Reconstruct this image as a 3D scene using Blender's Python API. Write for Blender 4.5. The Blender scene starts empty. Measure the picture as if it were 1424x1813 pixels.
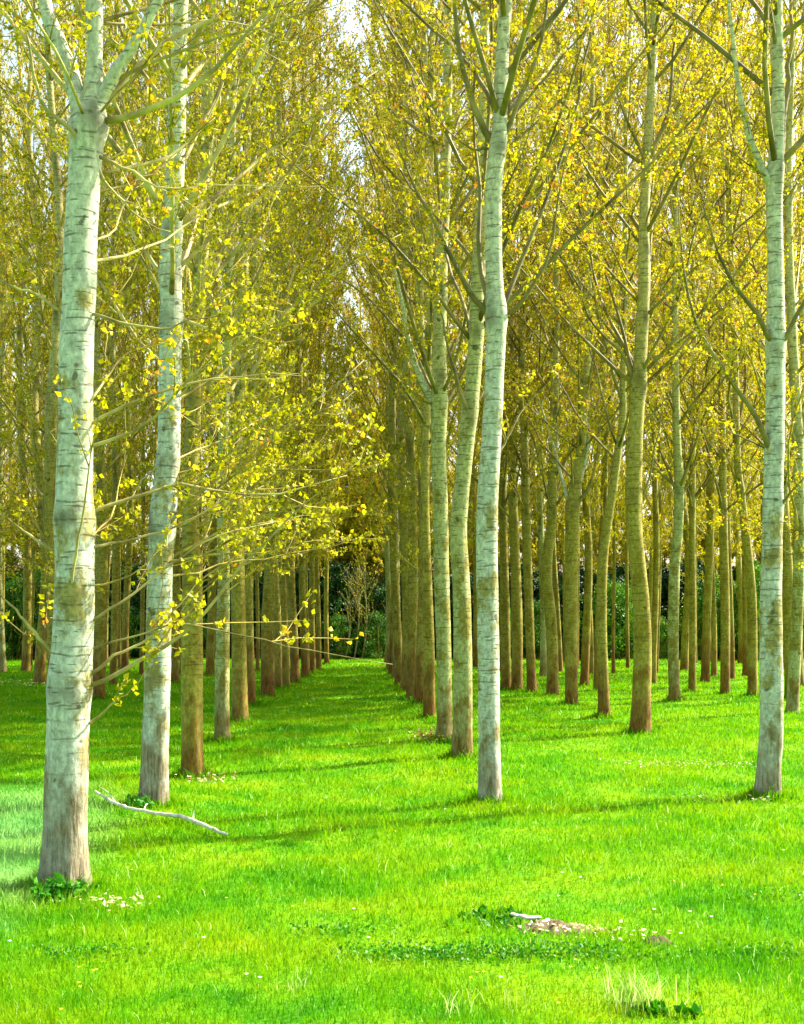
import bpy, math, random
import numpy as np
from mathutils import Vector

# ------------------------------------------------------------------ camera, world, sun, exposure
FPX, HX, HY, CH = 2200.0, 626.0, 1090.0, 2.2      # focal length in photo pixels, vanishing point, eye height
scene = bpy.context.scene
COL = scene.collection
cam_d = bpy.data.cameras.new("camera"); cam = bpy.data.objects.new("camera", cam_d); COL.objects.link(cam)
cam_d.sensor_width = 36; cam_d.lens = FPX / 1813 * 36
cam_d.shift_x = (712 - HX) / 1813; cam_d.shift_y = (HY - 906.5) / 1813
cam_d.clip_start = 0.1; cam_d.clip_end = 2000
cam.location = (0, 0, CH); cam.rotation_euler = (math.radians(90), 0, 0)
scene.camera = cam
SUN_EL, SUN_AZ = math.radians(42), math.radians(66)   # azimuth clockwise from +Y (view direction): right and a little behind the trees
SD = Vector((math.sin(SUN_AZ) * math.cos(SUN_EL), math.cos(SUN_AZ) * math.cos(SUN_EL), math.sin(SUN_EL)))
w = bpy.data.worlds.new("World"); scene.world = w; w.use_nodes = True
nt = w.node_tree; bg = nt.nodes["Background"]
sky = nt.nodes.new("ShaderNodeTexSky"); sky.sky_type = 'NISHITA'; sky.sun_disc = False
sky.sun_elevation = SUN_EL; sky.sun_rotation = SUN_AZ; sky.dust_density = 3.0; sky.ozone_density = 0.6; sky.air_density = 1.0
hsv = nt.nodes.new('ShaderNodeHueSaturation'); hsv.inputs['Saturation'].default_value = 0.8; hsv.inputs['Hue'].default_value = 0.47
nt.links.new(sky.outputs[0], hsv.inputs['Color']); nt.links.new(hsv.outputs[0], bg.inputs[0]); bg.inputs[1].default_value = 0.12
sl = bpy.data.lights.new("sun", 'SUN'); sl.energy = 5.0; sl.angle = math.radians(0.5); sl.color = (1.0, 0.93, 0.78)
so = bpy.data.objects.new("sun", sl); COL.objects.link(so); so.rotation_euler = SD.to_track_quat('Z', 'Y').to_euler(); so.location = (20, 12, 40)
vs = scene.view_settings; vs.view_transform = 'Standard'; vs.look = 'None'; vs.gamma = 1; vs.exposure = 1.85
scene.cycles.max_bounces = 8; scene.cycles.transmission_bounces = 6; scene.cycles.diffuse_bounces = 5

rng = np.random.default_rng(7)

# ------------------------------------------------------------------ helpers
def gy(py): return FPX * CH / (py - HY)
def gx(px, Y): return (px - HX) / FPX * Y
def gz(py, Y): return CH + (HY - py) / FPX * Y
def ground_h(x, y):
    return 0.025 * np.sin(x * 0.9 + 1.3 * np.sin(y * 0.35)) + 0.02 * np.sin(y * 1.1 + x * 0.4) + 0.012 * np.sin(x * 2.7 + y * 2.1)

def tag(o, label=None, cat=None, group=None, kind=None):
    if label: o["label"] = label
    if cat: o["category"] = cat
    if group: o["group"] = group
    if kind: o["kind"] = kind
    return o

class Acc:
    def __init__(s): s.v = []; s.t = []; s.f = []; s.n = 0
    def add(s, v, faces, mat=0, tint=0.5, smooth=True):
        v = np.asarray(v, np.float32).reshape(-1, 3)
        t = np.broadcast_to(np.asarray(tint, np.float32), (len(v),))
        s.v.append(v); s.t.append(t)
        for fa in (faces if isinstance(faces, list) else [faces]):
            s.f.append((np.asarray(fa, np.int64) + s.n, mat, smooth))
        s.n += len(v)
    def build(s, name, mats, parent=None, loc=(0, 0, 0)):
        me = bpy.data.meshes.new(name)
        v = np.concatenate(s.v); t = np.concatenate(s.t)
        me.vertices.add(len(v)); me.vertices.foreach_set("co", v.ravel())
        loops = np.concatenate([f.ravel() for f, m, sm in s.f])
        tot = np.concatenate([np.full(len(f), f.shape[1]) for f, m, sm in s.f])
        mi = np.concatenate([np.full(len(f), m) for f, m, sm in s.f])
        smo = np.concatenate([np.full(len(f), sm) for f, m, sm in s.f])
        me.loops.add(len(loops)); me.loops.foreach_set("vertex_index", loops.astype(np.int32))
        me.polygons.add(len(tot))
        me.polygons.foreach_set("loop_start", (np.cumsum(tot) - tot).astype(np.int32))
        me.polygons.foreach_set("loop_total", tot.astype(np.int32))
        me.polygons.foreach_set("material_index", mi.astype(np.int32))
        me.polygons.foreach_set("use_smooth", smo.astype(bool))
        for m in (mats if isinstance(mats, (list, tuple)) else [mats]): me.materials.append(m)
        me.update(calc_edges=True)
        a = me.attributes.new("tint", 'FLOAT', 'POINT'); a.data.foreach_set("value", t.astype(np.float32))
        o = bpy.data.objects.new(name, me); COL.objects.link(o); o.location = loc
        if parent: o.parent = parent
        return o

def norm(a): return a / np.maximum(np.linalg.norm(a, axis=-1, keepdims=True), 1e-9)

def tubes(acc, P, R, sides, mat=0, tint=0.5, cap=False, wob=None):
    """P: B,N,3 centre lines; R: B,N radii."""
    P = np.asarray(P, float); R = np.asarray(R, float)
    if P.ndim == 2: P = P[None]; R = R[None]
    B, N, _ = P.shape
    if B == 0: return
    T = norm(np.gradient(P, axis=1))
    mt = norm(T.mean(axis=1))
    ref = np.where(np.abs(mt[:, :1]) < 0.8, np.array([[1., 0, 0]]), np.array([[0, 1., 0]]))[:, None, :]
    U = norm(np.cross(T, np.broadcast_to(ref, T.shape))); V = np.cross(T, U)
    a = np.arange(sides) * 2 * math.pi / sides
    rr = R[:, :, None] * np.ones(sides)
    if wob is not None: rr = rr * wob
    V3 = P[:, :, None, :] + rr[..., None] * (np.cos(a)[:, None] * U[:, :, None, :] + np.sin(a)[:, None] * V[:, :, None, :])
    b = np.arange(B)[:, None, None] * N * sides; i = np.arange(N - 1)[None, :, None] * sides; k = np.arange(sides)[None, None, :]
    k2 = (k + 1) % sides
    q = np.stack([b + i + k, b + i + sides + k, b + i + sides + k2, b + i + k2], -1).reshape(-1, 4)[:, ::-1]
    faces = [q]
    if cap:
        top = (np.arange(B)[:, None] * N * sides + (N - 1) * sides + np.arange(sides)[None, :])
        bot = (np.arange(B)[:, None] * N * sides + np.arange(sides)[None, ::-1])
        faces += [top, bot]
    tt = np.asarray(tint, float)
    if tt.ndim == 1 and len(tt) == B: tt = np.repeat(tt, N * sides)
    acc.add(V3.reshape(-1, 3), faces, mat, tt)

def leaves(acc, C, size, rng, mat=1, tint=None, droop=0.3, aspect=0.8):
    n = len(C)
    if n == 0: return
    D = norm(rng.normal(size=(n, 3)) + np.array([0, 0, -droop]))
    Nn = norm(np.cross(D, norm(rng.normal(size=(n, 3)))))
    S = np.cross(D, Nn)
    L = size * rng.uniform(0.65, 1.25, (n, 1)); W = L * aspect * 0.5
    v = np.stack([C, C + D * L * 0.38 + S * W - Nn * L * 0.10, C + D * L, C + D * L * 0.38 - S * W - Nn * L * 0.10], 1)
    b = np.arange(n)[:, None] * 4
    tint = rng.random(n) if tint is None else tint
    acc.add(v.reshape(-1, 3), np.concatenate([b + [0, 1, 2], b + [0, 2, 3]]), mat, np.repeat(tint, 4), smooth=False)

# ------------------------------------------------------------------ materials
def mat_new(name):
    m = bpy.data.materials.new(name); m.use_nodes = True
    n = m.node_tree.nodes; n.clear(); out = n.new("ShaderNodeOutputMaterial")
    return m, n, m.node_tree.links, out
def ramp(n, stops, interp='LINEAR'):
    r = n.new("ShaderNodeValToRGB"); r.color_ramp.interpolation = interp; e = r.color_ramp.elements
    e[0].position, e[0].color = stops[0][0], (*stops[0][1], 1)
    e[1].position, e[1].color = stops[-1][0], (*stops[-1][1], 1)
    for p, c in stops[1:-1]:
        x = e.new(p); x.color = (*c, 1)
    return r
def mth(n, l, op, a, b=None, c=None, clamp=False):
    x = n.new("ShaderNodeMath"); x.operation = op; x.use_clamp = clamp
    for i, v in enumerate((a, b, c)):
        if v is None: continue
        if isinstance(v, (int, float)): x.inputs[i].default_value = v
        else: l.new(v, x.inputs[i])
    return x.outputs[0]
def mix(n, l, f, a, b, mode='MIX'):
    x = n.new("ShaderNodeMix"); x.data_type = 'RGBA'; x.blend_type = mode
    for i, v in ((0, f), (6, a), (7, b)):
        if isinstance(v, (int, float)): x.inputs[i].default_value = v
        elif isinstance(v, tuple): x.inputs[i].default_value = (*v, 1)
        else: l.new(v, x.inputs[i])
    return x.outputs[2]
def noise(n, l, scale, vec, detail=3, rough=0.55, sc3=None):
    x = n.new("ShaderNodeTexNoise"); x.inputs['Scale'].default_value = scale; x.inputs['Detail'].default_value = detail; x.inputs['Roughness'].default_value = rough
    if sc3:
        mp = n.new("ShaderNodeMapping"); mp.inputs['Scale'].default_value = sc3; l.new(vec, mp.inputs[0]); l.new(mp.outputs[0], x.inputs['Vector'])
    else: l.new(vec, x.inputs['Vector'])
    return x.outputs['Fac']

def bark(name, pale, stain, foot, mark, stain_amt, foot_h=0.7, bump=0.35):
    m, n, l, out = mat_new(name)
    tc = n.new("ShaderNodeTexCoord"); oi = n.new("ShaderNodeObjectInfo")
    vec = n.new("ShaderNodeVectorMath"); vec.operation = 'ADD'; l.new(tc.outputs['Object'], vec.inputs[0])
    cr = n.new("ShaderNodeVectorMath"); cr.operation = 'SCALE'; cr.inputs[0].default_value = (7, 11, 13); l.new(oi.outputs['Random'], cr.inputs['Scale'])
    l.new(cr.outputs[0], vec.inputs[1]); P = vec.outputs[0]
    sep = n.new("ShaderNodeSeparateXYZ"); l.new(tc.outputs['Object'], sep.inputs[0]); z = sep.outputs[2]
    big = noise(n, l, 1.0, P, 5, 0.68, (3.6, 3.6, 2.6))
    st = ramp(n, [(0.40, (1, 1, 1)), (0.50, (0, 0, 0))]); upz = mth(n, l, 'MULTIPLY', mth(n, l, 'ABSOLUTE', mth(n, l, 'SUBTRACT', z, 2.2)), 0.035)
    l.new(mth(n, l, 'ADD', mth(n, l, 'ADD', big, 0.08 - stain_amt * 0.16), upz), st.inputs[0])
    fine = noise(n, l, 1.0, P, 5, 0.7, (22, 22, 14))
    c = mix(n, l, mth(n, l, 'MULTIPLY', st.outputs[0], 0.92), pale, stain)
    tz = mth(n, l, 'MULTIPLY', mth(n, l, 'SUBTRACT', z, 4.5), 0.22, clamp=True)
    c = mix(n, l, mth(n, l, 'MULTIPLY', tz, 0.55), c, (0.52, 0.48, 0.20))
    f2 = ramp(n, [(0.33, (0.40, 0.40, 0.36)), (0.5, (0.85, 0.85, 0.85)), (0.68, (1.45, 1.45, 1.45))]); l.new(fine, f2.inputs[0])
    c = mix(n, l, 0.75, c, f2.outputs[0], 'MULTIPLY')
    # lenticel dashes: thin, horizontal, spaced up the stem
    d1 = noise(n, l, 1.0, P, 2, 0.5, (5, 5, 42)); dd = ramp(n, [(0.625, (0, 0, 0)), (0.67, (1, 1, 1))]); l.new(d1, dd.inputs[0])
    wv = n.new("ShaderNodeTexWave"); wv.wave_type = 'BANDS'; wv.bands_direction = 'Z'; wv.wave_profile = 'SIN'
    wv.inputs['Scale'].default_value = 2.3; wv.inputs['Distortion'].default_value = 2.6; wv.inputs['Detail'].default_value = 3; wv.inputs['Detail Scale'].default_value = 0.9
    l.new(P, wv.inputs['Vector'])
    wr = ramp(n, [(0.95, (0, 0, 0)), (0.985, (1, 1, 1))]); l.new(wv.outputs['Fac'], wr.inputs[0])
    br = noise(n, l, 1.0, P, 2, 0.5, (9, 9, 5)); brr = ramp(n, [(0.45, (0, 0, 0)), (0.55, (1, 1, 1))]); l.new(br, brr.inputs[0])
    ring = mth(n, l, 'MULTIPLY', wr.outputs[0], brr.outputs[0])
    mk = mth(n, l, 'MAXIMUM', dd.outputs[0], ring)
    hi = mth(n, l, 'SUBTRACT', z, foot_h * 0.9, clamp=True)
    mk = mth(n, l, 'MULTIPLY', mk, hi)
    c = mix(n, l, mth(n, l, 'MULTIPLY', mk, 0.7), c, mark)
    kn = noise(n, l, 1.0, P, 1, 0.4, (7, 7, 7)); kr = ramp(n, [(0.72, (0, 0, 0)), (0.76, (1, 1, 1))]); l.new(kn, kr.inputs[0])
    c = mix(n, l, mth(n, l, 'MULTIPLY', kr.outputs[0], 0.8), c, mark)
    ta_ = n.new('ShaderNodeAttribute'); ta_.attribute_name = 'tint'; c = mix(n, l, mth(n, l, 'MULTIPLY', mth(n, l, 'MULTIPLY', ta_.outputs['Fac'], mth(n, l, 'ADD', fine, 0.35)), 0.9, clamp=True), c, mark)
    # fissured foot
    fn = noise(n, l, 1.0, P, 4, 0.65, (34, 34, 4.5)); fr = ramp(n, [(0.38, (0.35, 0.35, 0.35)), (0.6, (1.1, 1.1, 1.1))]); l.new(fn, fr.inputs[0])
    footc = mix(n, l, 1.0, foot, fr.outputs[0], 'MULTIPLY')
    jag = mth(n, l, 'ADD', mth(n, l, 'MULTIPLY', mth(n, l, 'SUBTRACT', big, 0.5), 3.2), mth(n, l, 'MULTIPLY', mth(n, l, 'SUBTRACT', oi.outputs['Random'], 0.5), foot_h * 0.9))
    ff = mth(n, l, 'SUBTRACT', 1.0, mth(n, l, 'DIVIDE', mth(n, l, 'ADD', z, jag), foot_h * 1.6), clamp=True)
    c = mix(n, l, mth(n, l, 'POWER', ff, 0.8, clamp=True), c, footc)
    pb = n.new("ShaderNodeBsdfPrincipled"); pb.inputs['Roughness'].default_value = 0.75; pb.inputs['Specular IOR Level'].default_value = 0.25
    l.new(c, pb.inputs['Base Color'])
    hgt = mth(n, l, 'ADD', mth(n, l, 'MULTIPLY', fine, 0.5), mth(n, l, 'MULTIPLY', mth(n, l, 'MULTIPLY', fn, ff), 1.5))
    hgt = mth(n, l, 'SUBTRACT', hgt, mth(n, l, 'MULTIPLY', mk, 0.4))
    bp = n.new("ShaderNodeBump"); bp.inputs['Strength'].default_value = bump; bp.inputs['Distance'].default_value = 0.03
    l.new(hgt, bp.inputs['Height']); l.new(bp.outputs[0], pb.inputs['Normal'])
    l.new(pb.outputs[0], out.inputs[0]); return m

def leaf_mat(name, stops, trans=0.5, vary=0.25):
    m, n, l, out = mat_new(name)
    at = n.new("ShaderNodeAttribute"); at.attribute_name = "tint"
    oi = n.new("ShaderNodeObjectInfo")
    f = mth(n, l, 'ADD', at.outputs['Fac'], mth(n, l, 'MULTIPLY', mth(n, l, 'SUBTRACT', oi.outputs['Random'], 0.5), vary), clamp=True)
    r = ramp(n, stops); l.new(f, r.inputs[0])
    d = n.new("ShaderNodeBsdfPrincipled"); d.inputs['Roughness'].default_value = 0.5; d.inputs['Specular IOR Level'].default_value = 0.3
    t = n.new("ShaderNodeBsdfTranslucent"); mx = n.new("ShaderNodeMixShader"); mx.inputs[0].default_value = trans
    l.new(r.outputs[0], d.inputs['Base Color']); l.new(r.outputs[0], t.inputs[0])
    l.new(d.outputs[0], mx.inputs[1]); l.new(t.outputs[0], mx.inputs[2]); l.new(mx.outputs[0], out.inputs[0]); return m

def plain(name, c1, c2, scale=20, rough=0.7):
    m, n, l, out = mat_new(name); tc = n.new("ShaderNodeTexCoord")
    r = ramp(n, [(0.35, c1), (0.65, c2)]); l.new(noise(n, l, scale, tc.outputs['Object'], 4, 0.6), r.inputs[0])
    p = n.new("ShaderNodeBsdfPrincipled"); p.inputs['Roughness'].default_value = rough; l.new(r.outputs[0], p.inputs['Base Color']); l.new(p.outputs[0], out.inputs[0]); return m

MINT = bark("pale_poplar_bark", (0.44, 0.47, 0.36), (0.25, 0.21, 0.04), (0.25, 0.20, 0.12), (0.07, 0.06, 0.025), 0.85)
MID = bark("grey_green_poplar_bark", (0.33, 0.34, 0.13), (0.20, 0.16, 0.012), (0.20, 0.12, 0.02), (0.05, 0.045, 0.012), 0.8)
OLIVE = bark("olive_poplar_bark", (0.28, 0.235, 0.03), (0.20, 0.15, 0.006), (0.18, 0.075, 0.004), (0.055, 0.04, 0.004), 0.8, 0.85)
TWIG = plain("twig_bark", (0.14, 0.09, 0.005), (0.46, 0.36, 0.06), 4)
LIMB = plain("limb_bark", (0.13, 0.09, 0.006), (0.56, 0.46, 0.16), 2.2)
LIMBD = plain("dark_limb_bark", (0.07, 0.05, 0.004), (0.26, 0.21, 0.05), 2.2)  # darker olive bark for limbs of the ochre-leaved trees
OCHRE = leaf_mat("ochre_spring_leaf", [(0, (0.22, 0.195, 0.001)), (0.45, (0.42, 0.37, 0.002)), (0.85, (0.62, 0.52, 0.006)), (0.95, (0.70, 0.38, 0.012)), (1, (0.55, 0.20, 0.01))], 0.5)
YELG = leaf_mat("yellow_green_leaf", [(0, (0.19, 0.185, 0.001)), (0.5, (0.38, 0.36, 0.002)), (0.85, (0.75, 0.60, 0.01)), (1, (0.60, 0.28, 0.01))], 0.5)
DARKG = leaf_mat("dark_evergreen_leaf", [(0, (0.006, 0.035, 0.002)), (0.7, (0.015, 0.075, 0.003)), (1, (0.04, 0.13, 0.003))], 0.2, 0.5)
SHRUBG = leaf_mat("shrub_leaf", [(0, (0.03, 0.12, 0.002)), (0.7, (0.09, 0.24, 0.003)), (1, (0.22, 0.30, 0.004))], 0.35, 0.5)

def grass_color(n, l):
    geo = n.new("ShaderNodeNewGeometry"); P = geo.outputs['Position']
    a = noise(n, l, 0.55, P, 4, 0.6, (1, 1.5, 0)); b = noise(n, l, 2.6, P, 3, 0.6)
    r1 = ramp(n, [(0.32, (0.025, 0.18, 0.001)), (0.43, (0.085, 0.285, 0.0005)), (0.54, (0.165, 0.335, 0.0005)), (0.70, (0.26, 0.36, 0.002))])
    l.new(mth(n, l, 'ADD', mth(n, l, 'MULTIPLY', a, 0.6), mth(n, l, 'MULTIPLY', b, 0.4)), r1.inputs[0])
    # pale bluish light haze at the near left edge, painted into the grass colour
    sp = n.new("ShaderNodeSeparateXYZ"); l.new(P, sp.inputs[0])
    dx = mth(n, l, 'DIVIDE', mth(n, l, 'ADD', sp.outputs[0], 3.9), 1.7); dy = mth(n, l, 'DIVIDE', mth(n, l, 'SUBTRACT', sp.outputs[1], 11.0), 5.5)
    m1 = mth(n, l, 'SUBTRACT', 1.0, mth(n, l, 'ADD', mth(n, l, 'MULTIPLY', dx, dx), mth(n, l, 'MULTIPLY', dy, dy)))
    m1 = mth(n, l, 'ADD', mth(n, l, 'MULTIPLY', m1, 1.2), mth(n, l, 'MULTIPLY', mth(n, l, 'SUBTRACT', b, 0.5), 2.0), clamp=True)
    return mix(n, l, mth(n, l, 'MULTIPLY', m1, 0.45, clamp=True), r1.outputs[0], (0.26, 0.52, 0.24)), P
def ground_mat():
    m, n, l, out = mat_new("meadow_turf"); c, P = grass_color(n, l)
    fn = noise(n, l, 30, P, 4, 0.7); r = ramp(n, [(0.35, (0.55, 0.6, 0.5)), (0.65, (1.1, 1.1, 1.1))]); l.new(fn, r.inputs[0])
    c = mix(n, l, 1.0, c, r.outputs[0], 'MULTIPLY')
    p = n.new("ShaderNodeBsdfPrincipled"); p.inputs['Roughness'].default_value = 0.9; p.inputs['Specular IOR Level'].default_value = 0.1
    bp = n.new("ShaderNodeBump"); bp.inputs['Strength'].default_value = 0.6; bp.inputs['Distance'].default_value = 0.05; l.new(fn, bp.inputs['Height']); l.new(bp.outputs[0], p.inputs['Normal'])
    l.new(c, p.inputs['Base Color']); l.new(p.outputs[0], out.inputs[0]); return m
def blade_mat():
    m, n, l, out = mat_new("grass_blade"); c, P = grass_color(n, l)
    at = n.new("ShaderNodeAttribute"); at.attribute_name = "tint"
    r = ramp(n, [(0, (0.45, 0.72, 0.6)), (0.3, (0.8, 0.95, 0.8)), (0.8, (1.25, 1.1, 1.0)), (1.0, (1.6, 1.1, 1.0))]); l.new(at.outputs['Fac'], r.inputs[0])
    c = mix(n, l, 1.0, c, r.outputs[0], 'MULTIPLY')
    c = mix(n, l, mth(n, l, 'GREATER_THAN', at.outputs['Fac'], 0.97), c, (0.50, 0.70, 0.22))
    d = n.new("ShaderNodeBsdfPrincipled"); d.inputs['Roughness'].default_value = 0.6; d.inputs['Specular IOR Level'].default_value = 0.08
    t = n.new("ShaderNodeBsdfTranslucent"); mx = n.new("ShaderNodeMixShader"); mx.inputs[0].default_value = 0.5
    l.new(c, d.inputs['Base Color']); l.new(c, t.inputs[0]); l.new(d.outputs[0], mx.inputs[1]); l.new(t.outputs[0], mx.inputs[2]); l.new(mx.outputs[0], out.inputs[0]); return m
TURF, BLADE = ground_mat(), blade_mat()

# ------------------------------------------------------------------ ground and grass
def build_ground():
    xs = np.unique(np.concatenate([np.linspace(-400, -30, 12), np.linspace(-30, 35, 220), np.linspace(35, 400, 12)]))
    ys = np.unique(np.concatenate([np.linspace(-60, 4, 8), np.linspace(4, 75, 260), np.linspace(75, 700, 16)]))
    X, Y = np.meshgrid(xs, ys); Z = ground_h(X, Y) * (np.abs(Y) < 90)
    v = np.stack([X, Y, Z], -1).reshape(-1, 3); nx, ny = len(xs), len(ys)
    i, j = np.meshgrid(np.arange(nx - 1), np.arange(ny - 1)); b = (j * nx + i).ravel()
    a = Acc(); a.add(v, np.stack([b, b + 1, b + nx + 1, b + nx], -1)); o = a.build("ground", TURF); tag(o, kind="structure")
build_ground()

def blades(acc, X, Y, h, wd, rng, tint, lean=0.45, mat=0, z0=None):
    n = len(X); a = rng.uniform(0, 2 * math.pi, n); b = rng.uniform(0, 2 * math.pi, n)
    S = np.stack([np.cos(a), np.sin(a), np.zeros(n)], -1) * (wd / 2)[:, None]
    Ln = np.stack([np.cos(b), np.sin(b), np.zeros(n)], -1) * (h * rng.uniform(0.1, lean * 2, n))[:, None]
    B = np.stack([X, Y, (ground_h(X, Y) if z0 is None else z0) - 0.005], -1); up = np.zeros((n, 3)); up[:, 2] = h
    v = np.stack([B - S, B + S, B + S * 0.8 + Ln * 0.35 + up * 0.6, B - S * 0.8 + Ln * 0.35 + up * 0.6, B + Ln + up], 1)
    k = np.arange(n)[:, None] * 5
    acc.add(v.reshape(-1, 3), [k + [0, 1, 2, 3], k + [3, 2, 4]], mat, np.repeat(tint, 5), smooth=False)

def build_grass():
    r = np.random.default_rng(3); a = Acc()
    Y0, Y1 = 5.6, 62.0
    edges = np.geomspace(Y0, Y1, 40)
    Xs, Ys = [], []
    for y0, y1 in zip(edges[:-1], edges[1:]):
        ym = (y0 + y1) / 2; dens = 3600 * (7 / ym) ** 1.55
        xl, xr = -0.30 * ym - 2.0, 0.375 * ym + 2.0
        n = int(dens * (xr - xl) * (y1 - y0)); Xs.append(r.uniform(xl, xr, n)); Ys.append(r.uniform(y0, y1, n))
    X = np.concatenate(Xs); Y = np.concatenate(Ys)
    keep = ((X - 1.385) / .24) ** 2 + ((Y - 8.64) / .2) ** 2 > r.uniform(.4, 1.2, len(X)); X = X[keep]; Y = Y[keep]; n = len(X)
    patch = 0.5 + 0.5 * np.sin(X * 1.7 + 2 * np.sin(Y * 0.8)) * np.sin(Y * 1.3 + 1.5 * np.sin(X * 0.9))
    h = (0.035 + 0.04 * patch) * r.lognormal(0, 0.32, n); h *= 1 + 0.15 * np.clip((Y - 8) / 20, 0, 1)
    wd = 0.0045 * (Y / 7) ** 0.85 * r.uniform(0.7, 1.4, n)
    t = np.clip(r.normal(0.5, 0.22, n), 0, 0.96); pale = r.random(n) < 0.012; t[pale] = r.uniform(0.965, 1, pale.sum())
    blades(a, X, Y, h, wd, r, t)
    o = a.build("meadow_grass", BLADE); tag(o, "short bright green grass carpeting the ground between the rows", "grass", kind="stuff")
build_grass()

# ------------------------------------------------------------------ trees
def smooth_line(pts, n):
    pts = np.asarray(pts, float); k = np.arange(len(pts), dtype=float); q = np.linspace(0, len(pts) - 1, n)
    out = np.empty((n, pts.shape[1]))
    p = np.vstack([2 * pts[0] - pts[1], pts, 2 * pts[-1] - pts[-2]])
    for m, t in enumerate(q):
        i = min(int(t), len(pts) - 2); u = t - i; a, b, c, d = p[i], p[i + 1], p[i + 2], p[i + 3]
        out[m] = 0.5 * ((2 * b) + (c - a) * u + (2 * a - 5 * b + 4 * c - d) * u * u + (3 * b - a - 3 * c + d) * u ** 3)
    return out

def paths(start, d0, length, n, upc, r, wob=0.10):
    """vectorised growing limbs: B starts, unit dirs, lengths -> B,n,3"""
    B = len(start); P = np.empty((B, n, 3)); P[:, 0] = start; d = d0.copy(); st = (length / (n - 1))[:, None]
    for i in range(1, n):
        d = norm(d + np.array([0, 0, 1.0]) * upc + r.normal(size=(B, 3)) * wob); P[:, i] = P[:, i - 1] + d * st
    return P

def interp(P, t):
    """P: N,3 ; t: M in 0..1 -> pts, tangents"""
    N = len(P); q = np.clip(t, 0, 0.9999) * (N - 1); i = q.astype(int); u = (q - i)[:, None]
    return P[i] * (1 - u) + P[i + 1] * u, norm(P[i + 1] - P[i])

def trunk_geo(acc, spine, rad, sides, r, nodes=()):
    N = len(spine); th = np.arange(sides) * 2 * math.pi / sides; z = spine[:, 2]
    ph = r.uniform(0, 6.28, 5)
    wob = 1 + 0.025 * np.sin(2 * th[None] + z[:, None] * 0.7 + ph[0]) + 0.02 * np.sin(3 * th[None] + z[:, None] * 1.9 + ph[1]) + 0.012 * np.sin(z[:, None] * 9 + ph[2])
    flare = np.exp(-np.clip(z, 0, None) / 0.15)[:, None] * (0.18 + 0.20 * np.sin(4 * th[None] + ph[3]) ** 2)
    wob = wob + flare
    for zn in nodes: wob = wob + 0.10 * np.exp(-((z - zn) / 0.10) ** 2)[:, None]
    scar = np.zeros((N, sides))
    for zn in nodes: scar = np.maximum(scar, np.exp(-((z[:, None] + 0.03 * np.sin(3 * th[None] + zn * 9) - zn + 0.03) / 0.055) ** 2) * (0.55 + 0.45 * np.sin(th[None] * 2 + zn * 5)))
    tubes(acc, spine, rad, sides, 0, scar.ravel(), wob=wob[None], cap=True)

def crown_geo(acc, limbs, r, leaf, twig_per_m, nodes, per_node, tintc=0.5, top=None):
    """twigs and leaves carried by the limbs"""
    S, D, Ln = [], [], []
    for P, ln in limbs:
        m = max(2, int(ln * twig_per_m)); t = r.uniform(0.18, 1.0, m); p, tg = interp(P, t)
        d = norm(tg + norm(r.normal(size=(m, 3))) * 0.85 + [0, 0, 0.25]); S.append(p); D.append(d); Ln.append(r.uniform(0.3, 0.95, m) * (0.6 + 0.4 * min(1, ln / 2)))
    S = np.concatenate(S); D = np.concatenate(D); Ln = np.concatenate(Ln)
    T = paths(S, D, Ln, 4, 0.10, r, 0.16)
    tubes(acc, T, np.linspace(0.007, 0.0025, 4)[None] * np.ones((len(T), 1)), 3, 0)
    B = len(T); q = r.uniform(0.15, 1, (B, nodes)); q[:, 0] = 0.99
    i = np.minimum((q * 3).astype(int), 2); u = (q * 3 - i)[..., None]
    bi = np.arange(B)[:, None]; C = T[bi, i] * (1 - u) + T[bi, i + 1] * u
    C = np.repeat(C.reshape(-1, 3), per_node, 0); C = C + r.normal(size=C.shape) * 0.022
    nt_ = np.clip(np.repeat(r.normal(tintc, 0.22, B * nodes), per_node) + r.normal(0, 0.10, len(C)), 0, 1)
    leaves(acc, C, leaf, r, 1, nt_)

def random_limbs(spine, rad, hb, r, whorl=1.35, per=4, lscale=1.0, bias=None, ang=(30, 50), zmax=99):
    H = spine[-1, 2]; out = []; z = hb
    while z < min(H - 0.6, zmax):
        k = per + r.integers(-1, 2); a0 = r.uniform(0, 6.28)
        for j in range(k):
            zz = z + r.normal(0, 0.09) + (0.45 * whorl * r.random() if r.random() < 0.35 else 0)
            i = min(np.searchsorted(spine[:, 2], zz), len(spine) - 1); p = spine[i]; rr = rad[i]
            az = a0 + j * 6.28 / k + r.normal(0, 0.3)
            if bias is not None and r.random() < 0.5: az = bias + r.normal(0, 0.6)
            an = math.radians(r.uniform(*ang)); L = (4.2 * max(0, 1 - (zz - hb) / (H - hb)) ** 0.45 + 0.7) * r.uniform(0.55, 1.15) * lscale
            d = np.array([math.cos(az) * math.sin(an), math.sin(az) * math.sin(an), math.cos(an)])
            out.append((p, d, L, min(rr * 0.42, 0.006 + 0.0058 * L)))
        z += whorl * r.uniform(0.6, 1.3)
    S = np.array([o[0] for o in out]); D = np.array([o[1] for o in out]); L = np.array([o[2] for o in out]); R = np.array([o[3] for o in out])
    P = paths(S, D, L, 9, 0.03, r, 0.085)
    return P, L, R

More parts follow.
